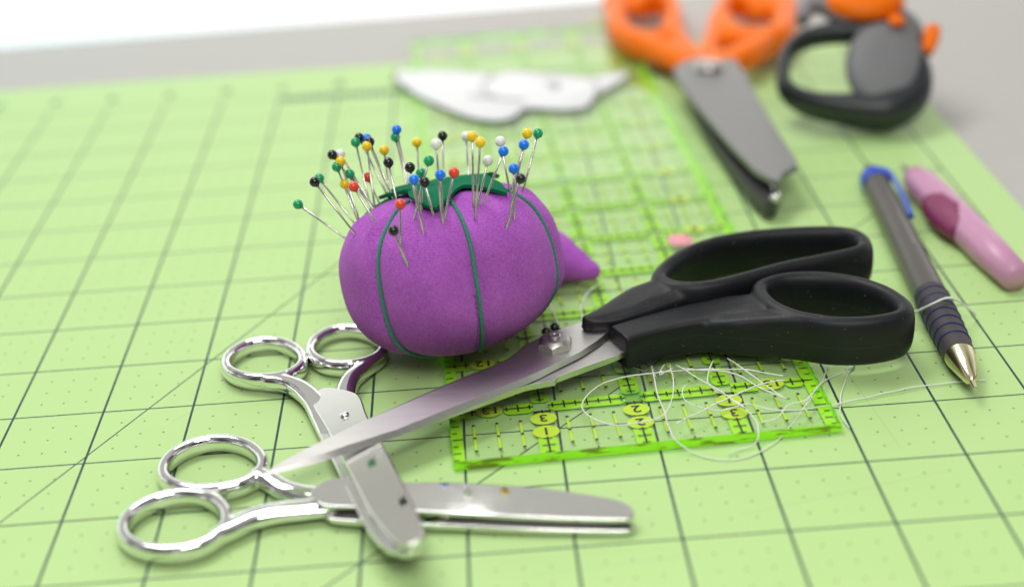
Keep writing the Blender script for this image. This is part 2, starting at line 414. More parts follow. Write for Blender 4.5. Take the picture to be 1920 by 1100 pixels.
# ------------------------------------------------------------------ the setting
def slab(x0, x1, y0, y1, z0, z1, bev=0.0, r=0.0):
    bm = bmesh.new()
    L = []
    if r:
        for cx, cy, a0 in ((x1 - r, y0 + r, -90), (x1 - r, y1 - r, 0), (x0 + r, y1 - r, 90), (x0 + r, y0 + r, 180)):
            for k in range(9):
                a = math.radians(a0 + 90 * k / 8); L.append(Vector((cx + r * math.cos(a), cy + r * math.sin(a), z1)))
    else: L = [Vector((x0, y0, z1)), Vector((x1, y0, z1)), Vector((x1, y1, z1)), Vector((x0, y1, z1))]
    plate(bm, L, z1 - z0, bev)
    return bm
tb = structure(link_mesh('table_top', slab(-24, 24, -16, 17.6, -1.2, -0.075, 0.06), M['table'], smooth=False))
tb.rotation_euler.z = math.radians(2.0)
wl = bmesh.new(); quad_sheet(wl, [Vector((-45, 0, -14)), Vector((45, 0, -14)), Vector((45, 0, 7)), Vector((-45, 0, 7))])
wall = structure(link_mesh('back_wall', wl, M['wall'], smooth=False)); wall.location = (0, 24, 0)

cm = thing('cutting_mat', 'lime green cutting mat printed with a dark one-inch grid and dots, lying under everything', 'cutting mat')
link_mesh('mat_sheet', slab(-7.4, 10.62, -9.6, 14.42, -0.073, 0.0, 0.01, 0.35), M['mat'], cm, smooth=False)
for i, x in enumerate(range(-7, 11)):
    o = link_mesh('printed_number', text_bm(str((x + 7) % 10), 0.36, Matrix.Translation((x, 13.5, 0.004)) @ Matrix.Rotation(PI, 4, 'Z')), M['mat_ink'], cm, smooth=False)

# ------------------------------------------------------------------ quilting ruler
RU0 = Vector((2.885, 1.36, 0)); RUA = math.radians(2.55)
RM = Matrix.Translation(RU0) @ Matrix.Rotation(RUA, 4, 'Z')
RW, RL, RT = 4.0, 14.0, 0.115
def in_ruler(p):
    q = RM.inverted() @ Vector((p.x, p.y, 0)); return -0.0 < q.x < RW and 0 < q.y < RL
ruler = thing('quilting_ruler', 'clear acrylic quilting ruler with fluorescent green markings, lying under the pincushion and black shears', 'ruler', RU0)
ruler.rotation_euler.z = RUA
bpy.context.view_layer.update()
def rul(name, bm, mat, parent=None, smooth=False):
    bm.transform(RM); return link_mesh(name, bm, mat, parent or ruler, smooth=smooth)
bm = bmesh.new()
v = [bm.verts.new(p) for p in ((0, 0, .006), (RW, 0, .006), (RW, RL, .006), (0, RL, .006), (0, 0, RT), (RW, 0, RT), (RW, RL, RT), (0, RL, RT))]
for f in ((4, 5, 6, 7),): bm.faces.new([v[i] for i in f])
rul('acrylic_sheet', bm, M['acrylic'])
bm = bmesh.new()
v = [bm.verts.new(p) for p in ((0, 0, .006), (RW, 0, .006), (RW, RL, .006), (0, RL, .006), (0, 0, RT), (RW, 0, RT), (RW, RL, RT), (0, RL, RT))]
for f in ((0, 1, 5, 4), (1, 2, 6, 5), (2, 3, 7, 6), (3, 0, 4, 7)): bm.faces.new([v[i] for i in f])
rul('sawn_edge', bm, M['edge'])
ZG, ZL, ZD, ZK = 0.030, 0.034, 0.038, 0.042
def rrect(bm, x0, x1, y0, y1, z, r=0.0):
    if r <= 0: quad_sheet(bm, [Vector((x0, y0, z)), Vector((x1, y0, z)), Vector((x1, y1, z)), Vector((x0, y1, z))]); return
    L = []
    for cx, cy, a0 in ((x1 - r, y0 + r, -90), (x1 - r, y1 - r, 0), (x0 + r, y1 - r, 90), (x0 + r, y0 + r, 180)):
        for k in range(6):
            a = math.radians(a0 + 18 * k); L.append(Vector((cx + r * math.cos(a), cy + r * math.sin(a), z)))
    quad_sheet(bm, L)
g = bmesh.new(); ly = bmesh.new(); k = bmesh.new()
E_ = 0.125
rrect(g, 0, E_, 0, RL, ZG); rrect(g, RW - E_, RW, 0, RL, ZG); rrect(g, E_ + .001, RW - E_ - .001, 0, 0.12, ZG); rrect(g, E_ + .001, RW - E_ - .001, RL - 0.12, RL, ZG)
for j in range(1, int(RL * 8)):                       # ticks of the two long edges
    y = j / 8; w = E_ * (0.95 if j % 4 == 0 else 0.66 if j % 2 == 0 else 0.45)
    x0 = 0.012
    rrect(k, x0, x0 + w, y - .0075, y + .0075, ZK); rrect(k, RW - x0 - w, RW - x0, y - .0075, y + .0075, ZK)
for j in range(1, int(RW * 8)):
    x = j / 8; w = 0.10 if j % 4 == 0 else 0.055 if j % 2 == 0 else 0.022
    rrect(k, x - .010, x + .010, 0.045, 0.045 + w, ZK); rrect(k, x - .008, x + .008, RL - .045 - w, RL - .045, ZK)
HW = 0.10
discs = []                                            # (x, y, text)
for r in range(1, 14):                                # cross lines
    y = r
    for c in range(4):
        x0, x1 = c + 0.085, c + 0.915
        if c == 0: x0 = E_ + .001
        if c == 3: x1 = 3.875 - .001
        if c in (0, 3):
            xm = 0.44 if c == 0 else 3.52
            rrect(g, x0, xm - .155, y - HW, y + HW, ZG, 0.03); rrect(g, xm + .155, x1, y - HW, y + HW, ZG, 0.075)
            discs.append((xm, y, str(14 - r)))
            spans = ((x0 - (.06 if c == 0 else 0), xm - .15), (xm + .15, x1 + (.06 if c == 3 else 0)))
        else:
            rrect(g, x0, x1, y - HW, y + HW, ZG, 0.07); spans = ((x0 - .01, x1 + .01),)
        for a, b in spans: rrect(k, a, b, y - .009, y + .009, ZK)
        for e in range(1, 8):
            x = c + e / 8
            if any(a < x < b for a, b in spans): rrect(k, x - .009, x + .009, y - (.065 if e % 2 == 0 else .04), y + (.065 if e % 2 == 0 else .04), ZK)
for c in range(1, 4):                                 # long lines
    for r in range(14):
        y0, y1 = r + 0.085, r + 0.915
        if r == 0: y0 = 0.121
        pair = r in (0, 13)
        if pair:
            ya, yb = (0.50, 0.755) if r == 0 else (0.25, 0.50)
            rrect(g, c - HW, c + HW, y0, r + ya - .105, ZG, 0.02); rrect(g, c - HW, c + HW, r + yb + .105, y1, ZG, 0.06)
            discs.append((c, r + ya, str(c))); discs.append((c, r + yb, str(4 - c)))
            spans = ((y0 - .07, r + ya - .10), (r + yb + .10, y1))
            rrect(k, c - .11, c + .11, r + (ya + yb) / 2 - .008, r + (ya + yb) / 2 + .008, ZK)
        else:
            rrect(g, c - HW, c + HW, y0, r + .46, ZG, 0.055); rrect(g, c - HW, c + HW, r + .54, y1, ZG, 0.055)
            spans = ((y0, y1),)
        for a, b in spans: rrect(k, c - .010, c + .010, a, b, ZK)
        for e in range(1, 8):
            y = r + e / 8
            if any(a < y < b for a, b in spans): rrect(k, c - (.07 if e % 2 == 0 else .045), c + (.07 if e % 2 == 0 else .045), y - .0075, y + .0075, ZK)
for c in range(4):                                    # dashed quarter lines of each cell
    for r in range(14):
        for q in (1, 2, 3):
            x = c + q / 4
            rrect(ly, x - .013, x + .013, r + .27, r + .73, ZL)
            for y in (r + .26, r + .5, r + .74): rrect(k, x - .017, x + .017, y - .017, y + .017, ZK)
for a in (45, 60):                                    # slanted guide lines seen far back on the ruler
    d = Vector((math.cos(math.radians(a)), math.sin(math.radians(a)), 0)); s = Vector((-d.y, d.x, 0)) * .02
    for o in (Vector((0.15, 6.2, ZG - .004)), Vector((0.15, 8.7, ZG - .004))):
        e = o + d * (3.7 / d.x); quad_sheet(ly, [o - s, e - s, e + s, o + s])
rul('green_band', g, M['green_print']); rul('lime_dash', ly, M['lime_print']); rul('black_tick', k, M['ink'])
for x, y, t in discs:
    b = bmesh.new()
    quad_sheet(b, [Vector((x + .142 * math.cos(a), y + .118 * math.sin(a), ZD)) for a in [2 * PI * i / 28 for i in range(28)]])
    d = rul('number_disc', b, M['lime_print'])
    rul('digits', text_bm(t, 0.185, Matrix.Translation((x, y, ZK + .002)) @ Matrix.Rotation(PI, 4, 'Z') @ Matrix.Scale(1.12, 4, (1, 0, 0))), M['ink'], d)
for x, y in ((2.0, 1.0), (2.0, 7.0), (2.0, 13.0), (1.3, 1.9)):
    b = bmesh.new(); lathe(b, ((0.15, .046), (0.15, .07), (0.14, .076)), Vector((x, y, 0)), n=28)
    rul('grip_dot', b, M['gripper'], smooth=False)

# ------------------------------------------------------------------ pincushion
CA, CC, CN = 1.285, 0.94, 2.5
C0 = at(849, 502, 1.02)
tilt = Quaternion((0, 1, 0), math.radians(-7.0)) @ Quaternion((1, 0, 0), math.radians(-15.0))
CORDS = [math.radians(a) for a in (-128, -75, -16, 43, 105, 165)]      # azimuth, -90 faces the camera
def cush_local(phi, s, grow=0.0, groove=True):
    sn, cs = math.sin(s), math.cos(s)
    rho = CA * abs(sn) ** (2 / CN); h = CC * math.copysign(abs(cs) ** (2 / CN), cs)
    if h < 0: h *= 0.98
    if groove:
        gsum = 0
        for a in CORDS:
            d = (phi - a + PI) % (2 * PI) - PI
            gsum += 0.034 * math.exp(-(d / 0.07) ** 2) + 0.026 * math.exp(-(d / 0.28) ** 2)
        f = 1 - gsum * sn ** 0.7
        pk = math.exp(-((s - 0.72) / 0.2) ** 2)                        # gathers below the leaf
        f += pk * 0.026 * (math.sin(phi * 13 + 1.3) + 0.7 * math.sin(phi * 23 + 0.4) + 0.5 * math.sin(phi * 31))
        f += 0.008 * math.sin(phi * 3 + s * 4) + 0.006 * math.sin(phi * 5 - s * 6 + 1)
        rho *= f; h *= (1 + 0.3 * (f - 1))
        h -= 0.13 * math.exp(-(rho / 0.33) ** 2) * (1 if cs > 0 else 0)
    v = Vector((rho * math.cos(phi), rho * math.sin(phi), h))
    if h < 0 and v.x > 0: v.z *= 1 - 0.16 * (v.x / CA) ** 1.5
    if grow:
        n = Vector((v.x / CA ** 2, v.y / CA ** 2, v.z / CC ** 2)).normalized(); v += n * grow
    return v
def cush(phi, s, grow=0.0): return C0 + tilt @ cush_local(phi, s, grow)
def cush_hit(px, py):
    """where the sight line to a pixel meets the cushion (nearest approach when it misses); point, normal"""
    d = ray(px, py).normalized(); qi = tilt.inverted()
    o = qi @ (CAM - C0); dl = qi @ d
    def F(t):
        p = o + dl * t; return (math.hypot(p.x, p.y) / CA) ** CN + (abs(p.z) / CC) ** CN - 1
    best = (9e9, 0); t = 13.0; prev = F(t); hit = None
    while t < 21:
        t += 0.02; f = F(t)
        if f < best[0]: best = (f, t)
        if f <= 0: hit = t; break
    t = hit if hit else best[1]
    p = o + dl * t
    n = Vector((p.x / CA ** 2, p.y / CA ** 2, p.z / CC ** 2)).normalized()
    return C0 + tilt @ p, tilt @ n
pc = thing('pincushion', 'purple tomato-shaped pincushion with green felt leaf and green cords, full of pins', 'pincushion', (C0.x, C0.y, 0.12))
bm = bmesh.new(); NP, NS = 288, 110
rows = []
for j in range(1, NS):
    s = PI * j / NS
    rows.append([bm.verts.new(cush(2 * PI * i / NP, s)) for i in range(NP)])
tp = bm.verts.new(cush(0, 1e-4)); bt = bm.verts.new(cush(0, PI - 1e-4))
for A, B in zip(rows, rows[1:]):
    for i in range(NP): bm.faces.new((A[i], B[i], B[(i + 1) % NP], A[(i + 1) % NP]))
for i in range(NP):
    bm.faces.new((tp, rows[0][i], rows[0][(i + 1) % NP])); bm.faces.new((bt, rows[-1][(i + 1) % NP], rows[-1][i]))
link_mesh('cushion_body', bm, M['fabric'], pc)
for a in CORDS:
    bm = bmesh.new()
    pts = [cush(a + 0.02 * math.sin(s * 3 + a), s, 0.012) for s in [0.30 + (2.75 - 0.30) * i / 44 for i in range(45)]]
    for st in range(3):                               # three twisted strands
        P = []
        L, _ = spline(pts, False, 0.012)
        for i, p in enumerate(L):
            t = (L[min(i + 1, len(L) - 1)] - L[max(i - 1, 0)]).normalized()
            u = t.cross((p - C0).normalized()).normalized(); w = u.cross(t)
            an = i * 0.42 + st * 2 * PI / 3
            P.append(p + (u * math.cos(an) + w * math.sin(an)) * 0.0085)
        tube(bm, P, 0.0155, n=6, smooth_path=False)
    link_mesh('cord', bm, M['cord'], pc)
bm = bmesh.new()                                      # the closing seam beside the front cord
for i in range(17):
    s = 1.62 + i * 0.058; p = CORDS[1] - 0.045 - 0.05 * max(0, (i - 4)) / 12
    a = cush(p - 0.006 * (-1) ** i, s, 0.006); b = cush(p + 0.006 * (-1) ** i, s + 0.034, 0.006)
    tube(bm, [a, (a + b) / 2 + (a - C0).normalized() * 0.006, b], 0.008, n=6)
link_mesh('stitching', bm, M['stitch'], pc)
# leaf: five felt points draped over the top
def surf_ang(px, py):
    p, n = cush_hit(px, py); q = tilt.inverted() @ (p - C0)
    phi = math.atan2(q.y, q.x)
    s = math.atan2((math.hypot(q.x, q.y) / CA) ** (CN / 2), (max(q.z, 0) / CC) ** (CN / 2))
    return phi, s
tips = [surf_ang(708, 374), surf_ang(820, 403), surf_ang(948, 371)]
valley = [surf_ang(779, 362), surf_ang(866, 357)]
phis = sorted([(tips[0][0], tips[0][1]), (valley[0][0], valley[0][1]), (tips[1][0], tips[1][1]), (valley[1][0], valley[1][1]), (tips[2][0], tips[2][1]),
        (tips[2][0] + 0.62, 0.34), (tips[2][0] + 1.2, 0.62), (tips[2][0] + 1.85, 0.32), (tips[2][0] + 2.5, 0.60), (tips[0][0] - 0.55 + 2 * PI if tips[0][0] < 0 else tips[0][0] - .55, 0.34)], key=lambda a: a[0] % (2 * PI))
phis = [(a % (2 * PI), b) for a, b in phis]
def leaf_r(phi):
    phi %= 2 * PI; n = len(phis)
    for i in range(n):
        a, ra = phis[i]; b, rb = phis[(i + 1) % n]
        if b <= a: b += 2 * PI
        p = phi if phi >= a else phi + 2 * PI
        if a <= p <= b:
            t = (p - a) / (b - a)
            t2 = t ** 0.8 if ra < rb else 1 - (1 - t) ** 0.8
            return ra + (rb - ra) * t ** 1.7 if ra < rb else rb + (ra - rb) * (1 - t) ** 1.7
    return 0.4
bm = bmesh.new(); nl, nr = 240, 16; top = []; bot = []
for lst, gr in ((top, 0.062), (bot, 0.022)):
    for j in range(1, nr + 1):
        ring = []
        for i in range(nl):
            ph = 2 * PI * i / nl; f = j / nr; s = leaf_r(ph) * f
            curl = 0.030 * f ** 3 * (0.6 + 0.6 * math.sin(ph * 3 + 1))
            q = cush_local(ph, s, 0, False); q.z += 0 if True else 0
            dz = -0.03 * math.exp(-(math.hypot(q.x, q.y) / 0.3) ** 2)
            nn = Vector((q.x / CA ** 2, q.y / CA ** 2, q.z / CC ** 2)).normalized()
            ring.append(bm.verts.new(C0 + tilt @ (q + nn * (gr + curl + 0.006 * math.sin(ph * 17 + f * 9)) + Vector((0, 0, dz)))))
        lst.append(ring)
for lst in (top, bot):
    c = bm.verts.new(sum((v.co for v in lst[0]), Vector()) / nl)
    for i in range(nl): bm.faces.new((c, lst[0][i], lst[0][(i + 1) % nl]))
    for A, B in zip(lst, lst[1:]):
        for i in range(nl): bm.faces.new((A[i], B[i], B[(i + 1) % nl], A[(i + 1) % nl]))
for i in range(nl): bm.faces.new((top[-1][i], bot[-1][i], bot[-1][(i + 1) % nl], top[-1][(i + 1) % nl]))
link_mesh('leaf', bm, M['felt'], pc, angle=60)
# small emery bag sewn on behind the cushion
e1 = at(1124, 514, 0.24); e0 = at(985, 480, 0.44) + Vector((0, .25, 0))
bm = bmesh.new()
sweep(bm, [e0 + (e1 - e0) * t for t in (0, .2, .5, .8, .95, 1.0)], [.30, .44, .33, .17, .10, .03], [.26, .36, .28, .155, .10, .03], n=28)
for vv in bm.verts: vv.co += Vector((0, 0, .008 * math.sin(vv.co.x * 31 + vv.co.y * 17)))
link_mesh('emery_bag', bm, M['fabric'], pc)
bm = bmesh.new(); tube(bm, [e0, e0 + Vector((-.4, -.1, .25)), cush(math.radians(30), 1.5)], 0.025)
link_mesh('bag_cord', bm, M['cord'], pc)

# ------------------------------------------------------------------ pins
def zc(x, y): return 530 + x / 3.6226, 210 + y / 3.6226
pins = [  # head (in the enlarged detail), entry, bead, label
 (104, 627, 425, 857, 'green', 'green-headed pin leaning furthest left, lowest on the left flank of the cushion'),
 (217, 475, 495, 832, 'black', 'black-headed pin leaning out on the left flank, partly covering a green head'),
 (248, 450, 462, 722, 'green', 'green-headed pin partly covered by the black head on the left flank'),
 (337, 291, 575, 605, 'black', 'black-headed pin at upper left, touching the white head beside it'),
 (390, 285, 598, 618, 'white', 'white-headed pin at upper left, the only white one left of the leaf'),
 (393, 335, 505, 690, 'yellow', 'yellow-headed pin squeezed between a white head above and a green head below'),
 (367, 372, 500, 712, 'green', 'green-headed pin just below the yellow head that sits under the white one'),
 (455, 420, 600, 640, 'green', 'green-headed pin directly above the yellow and red pair on the left'),
 (420, 488, 490, 680, 'yellow', 'yellow-headed pin half hidden behind a red head on the left'),
 (482, 507, 628, 748, 'red', 'bright red-headed pin overlapping a yellow head on the left of the cushion'),
 (578, 443, 640, 585, 'red', 'blurred dull red-headed pin at the far back left of the cushion'),
 (495, 205, 588, 612, 'green', 'green-headed pin at the left of the tight cluster of black and blue heads'),
 (520, 175, 700, 545, 'black', 'black-headed pin half behind a green head in the tight upper left cluster'),
 (572, 180, 735, 560, 'blue', 'blue-headed pin in the tight upper left cluster, between two black heads'),
 (572, 232, 625, 650, 'yellow', 'yellow-headed pin mostly hidden under a black head in the tight upper left cluster'),
 (590, 203, 750, 585, 'black', 'black-headed pin foremost in the tight upper left cluster, above a hidden yellow head'),
 (688, 258, 725, 560, 'yellow', 'yellow-headed pin just above a single black head, left of the tallest pin'),
 (718, 343, 778, 620, 'black', 'black-headed pin just below and right of a lone yellow head'),
 (774, 120, 850, 490, 'blue', 'blue-headed pin standing highest of all, covering a green head'),
 (765, 170, 838, 478, 'green', 'green-headed pin hidden behind the shaft of the highest blue-headed pin'),
 (911, 207, 930, 500, 'yellow', 'yellow-headed pin standing alone right of the highest blue one'),
 (864, 376, 918, 665, 'black', 'black-headed pin directly above a blue head, left of the front leaf tip'),
 (891, 460, 956, 822, 'blue', 'blue-headed pin beside a black head over the left edge of the front leaf tip'),
 (993, 330, 888, 740, 'green', 'green-headed pin leaning right, upper of two green heads over the leaf'),
 (940, 415, 945, 668, 'green', 'green-headed pin, lower of two green heads over the leaf, above a black one'),
 (963, 475, 1027, 712, 'black', 'black-headed pin over the front leaf tip, right of a blue head'),
 (1042, 217, 1082, 738, 'white', 'white-headed pin beside the far black head above the middle of the leaf'),
 (1071, 427, 1089, 752, 'blue', 'blue-headed pin over the middle of the front leaf tip, left of a red head'),
 (1086, 162, 1094, 445, 'black', 'blurred black-headed pin standing behind the leaf, beside a white head'),
 (1163, 412, 1100, 722, 'red', 'red-headed pin over the green leaf, right of a blue head'),
 (1246, 165, 1262, 440, 'white', 'white-headed pin half hidden behind a yellow head at the top'),
 (1287, 165, 1296, 645, 'yellow', 'yellow-headed pin covering half a white head, left of a near twin'),
 (1343, 207, 1307, 730, 'yellow', 'yellow-headed pin right of and slightly lower than its near twin'),
 (1393, 330, 1325, 640, 'white', 'white-headed pin, lowest of the white ones, over the right leaf point'),
 (1478, 200, 1552, 582, 'white', 'white-headed pin just above a blue head on the right'),
 (1499, 267, 1357, 642, 'blue', 'blue-headed pin just below a white head on the right'),
 (1661, 145, 1545, 560, 'yellow', 'yellow-headed pin at upper right, between a green and a blue head'),
 (1734, 145, 1630, 545, 'green', 'green-headed pin furthest right of all, beside a yellow head'),
 (1638, 222, 1540, 700, 'blue', 'blue-headed pin at upper right, just below a yellow head'),
 (1569, 385, 1573, 732, 'blue', 'blue-headed pin directly above the black head at the right'),
 (1617, 453, 1515, 802, 'black', 'black-headed pin at the right, lowest head on that side'),
 (798, 627, 800, 888, 'red', 'orange-red-headed pin low in front, directly above a black head'),
 (753, 805, 853, 1048, 'black', 'black-headed pin lowest in front, stuck beside the left cord')]
PIN_L = 1.5
shaft_b = bmesh.new(); tube(shaft_b, [Vector((0, 0, 0)), Vector((0, 0, -PIN_L * .96)), Vector((0, 0, -PIN_L))], [.0125, .0125, .002], n=10, step=10)
shaft_me = None; head_me = {}
def make_pin(head, direction, bead, label, group, L=1.0):
    global shaft_me
    root = bpy.data.objects.new('pin', None); COL.objects.link(root); root.empty_display_size = .1
    root.location = head; root.rotation_mode = 'QUATERNION'
    root.rotation_quaternion = Vector((0, 0, -1)).rotation_difference(direction.normalized())
    tag(root, label, 'pin', group)
    if shaft_me is None:
        o = link_mesh('shaft', shaft_b, M['pin_steel']); shaft_me = o.data
    else: o = bpy.data.objects.new('shaft', shaft_me); COL.objects.link(o)
    o.parent = root
    if bead not in head_me:
        b = bmesh.new(); bmesh.ops.create_uvsphere(b, u_segments=24, v_segments=16, radius=0.057)
        lathe(b, ((.012, -.066), (.022, -.056), (.03, -.045)), n=12)
        h = link_mesh('head', b, M['head_' + bead]); head_me[bead] = h.data
    else: h = bpy.data.objects.new('head', head_me[bead]); COL.objects.link(h)
    h.parent = root
    return root
for hx, hy, ex, ey, bead, label in pins:
    E, n = cush_hit(*zc(ex, ey))
    d = ray(*zc(hx, hy)).normalized()
    want = (n * 0.75 + Vector((0, 0.12, 0.65))).normalized()
    best = None
    t0 = (E - CAM).length
    for i in range(-80, 81):
        H = CAM + d * (t0 + i * 0.015); w = H - E
        if w.length > 1.42: continue
        c = w.normalized().dot(want)
        if best is None or c > best[0]: best = (c, H)
    if best is None: best = (0, CAM + d * t0)
    H = best[1]
    make_pin(H, E - H, bead, label, 'pins stuck in the pincushion')

# ------------------------------------------------------------------ black handled shears
sh = thing('fabric_shears', 'large black-handled dressmaking shears with matt steel blades, lying across the chrome scissors', 'scissors', (4.1, 3.2, 0.12))
SA, SB = 0.41, 0.004                                  # blade plane z = SA + SB x
SP = (SA, SB, 0.0)
def S(px, py, dz=0.0): return on_slope(px, py, SP[0] + dz, SP[1], SP[2])
# upper blade: flat top and ground bevel along the front edge
back = [(488, 890), (530, 862), (580, 834), (640, 803), (740, 758), (840, 714), (920, 682), (952, 668), (968, 656), (982, 643), (1012, 628), (1045, 615), (1085, 600), (1150, 590)]
crest = [(490, 890), (540, 873), (590, 855), (645, 836), (745, 804), (845, 764), (925, 732), (962, 716), (985, 707), (1010, 696), (1045, 680), (1085, 661), (1120, 638), (1160, 604)]
edge = [(491, 891), (548, 879), (600, 866), (650, 850), (748, 817), (846, 779), (925, 746), (962, 731), (985, 721), (1010, 710), (1045, 692), (1087, 671), (1124, 648), (1166, 612)]
bm = bmesh.new(); TH = 0.075
n_ = len(back)
rows = []
for i in range(n_):
    f = min(1, i / 3 + .1)
    b0 = S(*back[i]); c0 = S(*crest[i]); e0_ = S(*edge[i], -TH * 0.9 * f)
    bi = b0 + (c0 - b0) * 0.14                          # slightly rounded spine
    rows.append([b0 - Vector((0, 0, .028 * f)), bi, c0, e0_, Vector((b0.x, b0.y, b0.z - TH * f)) ])
R = [[bm.verts.new(p) for p in r] for r in rows]
for A, B in zip(R, R[1:]):
    for q in range(5): bm.faces.new((A[q], A[(q + 1) % 5], B[(q + 1) % 5], B[q]))
bm.faces.new(R[0]); bm.faces.new(R[-1][::-1])
link_mesh('blade', bm, M['steel'], sh, angle=20)
# lower blade, tang running into the front handle
low_t = [(790, 790), (845, 765), (985, 712), (1030, 695), (1060, 640), (1120, 625), (1175, 615), (1195, 640), (1180, 655), (1150, 668), (1045, 706), (1040, 712), (985, 722), (845, 772)]
bm = bmesh.new(); plate(bm, [S(x, y, -TH - .004) for x, y in low_t], 0.075, 0.008, n=Vector((-SB, 0, 1)).normalized())
link_mesh('blade', bm, M['steel'], sh, angle=25)
# nut and bolt end
nc = S(1041, 648); nn = Vector((-SB, 0, 1)).normalized()
bm = bmesh.new()
def hexring(r, z, rot=0.12, k=0): return [nc + Vector((r * math.cos(rot + i * PI / 3), r * math.sin(rot + i * PI / 3), z)) for i in range(6)]
def hex24(r, z, round_):
    L = []
    for i in range(24):
        a = i * PI / 12; m_ = (a % (PI / 3)) - PI / 6
        rh = 0.172 / math.cos(m_); rr = rh * (1 - round_) + r * round_
        L.append(nc + Vector((rr * math.cos(a + 0.30), rr * math.sin(a + .30), z)))
    return L
zz = lambda i: 0.088 - 0.03 * (1 / math.cos(((i * PI / 12) % (PI / 3)) - PI / 6) - 1) / 0.1547
side_top = hex24(.17, 0, 0); side_top = [Vector((p.x, p.y, nc.z + zz(i))) for i, p in enumerate(side_top)]
loft(bm, [hex24(.17, -.01, 0), side_top, hex24(.166, .092, 1), hex24(.138, .112, 1), hex24(.07, .116, 1)])
link_mesh('pivot_nut', bm, M['nut'], sh, angle=28)
bm = bmesh.new(); lathe(bm, ((.066, .10), (.066, .132), (.052, .140), (.050, .130), (.02, .128), (.0, .128)), nc, n=32)
link_mesh('pivot_bolt', bm, M['nut'], sh, angle=35)
# handles
def hz(x, y): return 980 + x / 2.341, 390 + y / 2.341
ZB = 0.135
def ring_path(px, ztop, h): return [at(*hz(x, y), ztop) - Vector((0, 0, h)) for x, y in px]
bm = bmesh.new()
fr = [(1040, 330), (1090, 300), (1180, 283), (1310, 281), (1450, 299), (1570, 334), (1650, 380), (1682, 418), (1650, 452), (1520, 476), (1370, 478), (1240, 460), (1140, 428), (1070, 385)]
hF = 0.295
sweep(bm, ring_path(fr, .72, hF), .118, hF, True, 20, 2.6)
sk = [(418, 541), (520, 510), (640, 478), (780, 446), (920, 414), (1035, 388)]
zt = [.555, .555, .56, .575, .61, .66]; hh = [(z - ZB) / 2 for z in zt]
P = [at(*hz(x, y), z) - Vector((0, 0, h)) for (x, y), z, h in zip(sk, zt, hh)]
sweep(bm, P, [.20, .205, .22, .24, .23, .13], hh, False, 32, 7.0)
zt = [.50, .54, .60, .65, .69, .71]
P2 = [at(*hz(x, y), z) - Vector((0, 0, (z - ZB) / 2)) for (x, y), z in zip(((660, 500), (800, 486), (930, 474), (1060, 464), (1180, 462), (1320, 474)), zt)]
P3 = [at(*hz(x, y), z) - Vector((0, 0, (z - ZB) / 2)) for (x, y), z in zip(((800, 452), (900, 440), (1000, 425), (1075, 415)), (.55, .60, .655, .68))]
sweep(bm, P3, [.12, .16, .17, .12], [.20, .23, .255, .26], False, 24, 3.6)
sweep(bm, P2, [.08, .12, .14, .14, .13, .11], [(z - ZB) / 2 for z in zt], False, 24, 3.6)
fuse('handle', bm, M['black'], sh, 0.021, 12)
bm = bmesh.new()
rr = [(600, 275), (660, 210), (760, 155), (900, 115), (1100, 90), (1330, 80), (1450, 92), (1500, 128), (1480, 165), (1340, 198), (1150, 236), (980, 282), (860, 312), (750, 325), (650, 315)]
hR = 0.29
sweep(bm, ring_path(rr, .76, hR), .115, hR, True, 20, 2.6)
sk = [(262, 478), (340, 452), (430, 412), (520, 365), (600, 322)]
zt = [.60, .61, .63, .67, .72]; hh = [.09, .12, .16, .20, .25]
P = [at(*hz(x, y), z) - Vector((0, 0, h)) for (x, y), z, h in zip(sk, zt, hh)]
sweep(bm, P, [.05, .11, .20, .25, .17], hh, False, 24, 3.6)
P = [at(*hz(x, y), z) - Vector((0, 0, h)) for (x, y), z, h in zip([(300, 490), (420, 465), (560, 410), (700, 362), (860, 325), (980, 300)], [.57, .58, .62, .66, .70, .72], [.07, .10, .16, .2, .22, .22])]
P3 = [at(*hz(x, y), z) - Vector((0, 0, h)) for (x, y), z, h in zip([(440, 418), (540, 380), (640, 345), (740, 328)], [.605, .655, .70, .72], [.14, .19, .23, .25])]
sweep(bm, P3, [.12, .16, .16, .11], [.14, .19, .23, .25], False, 24, 3.4)
sweep(bm, P, [.05, .09, .13, .13, .11, .10], [.07, .10, .16, .2, .22, .22], False, 20, 3.2)
fuse('handle', bm, M['black'], sh, 0.023, 12)

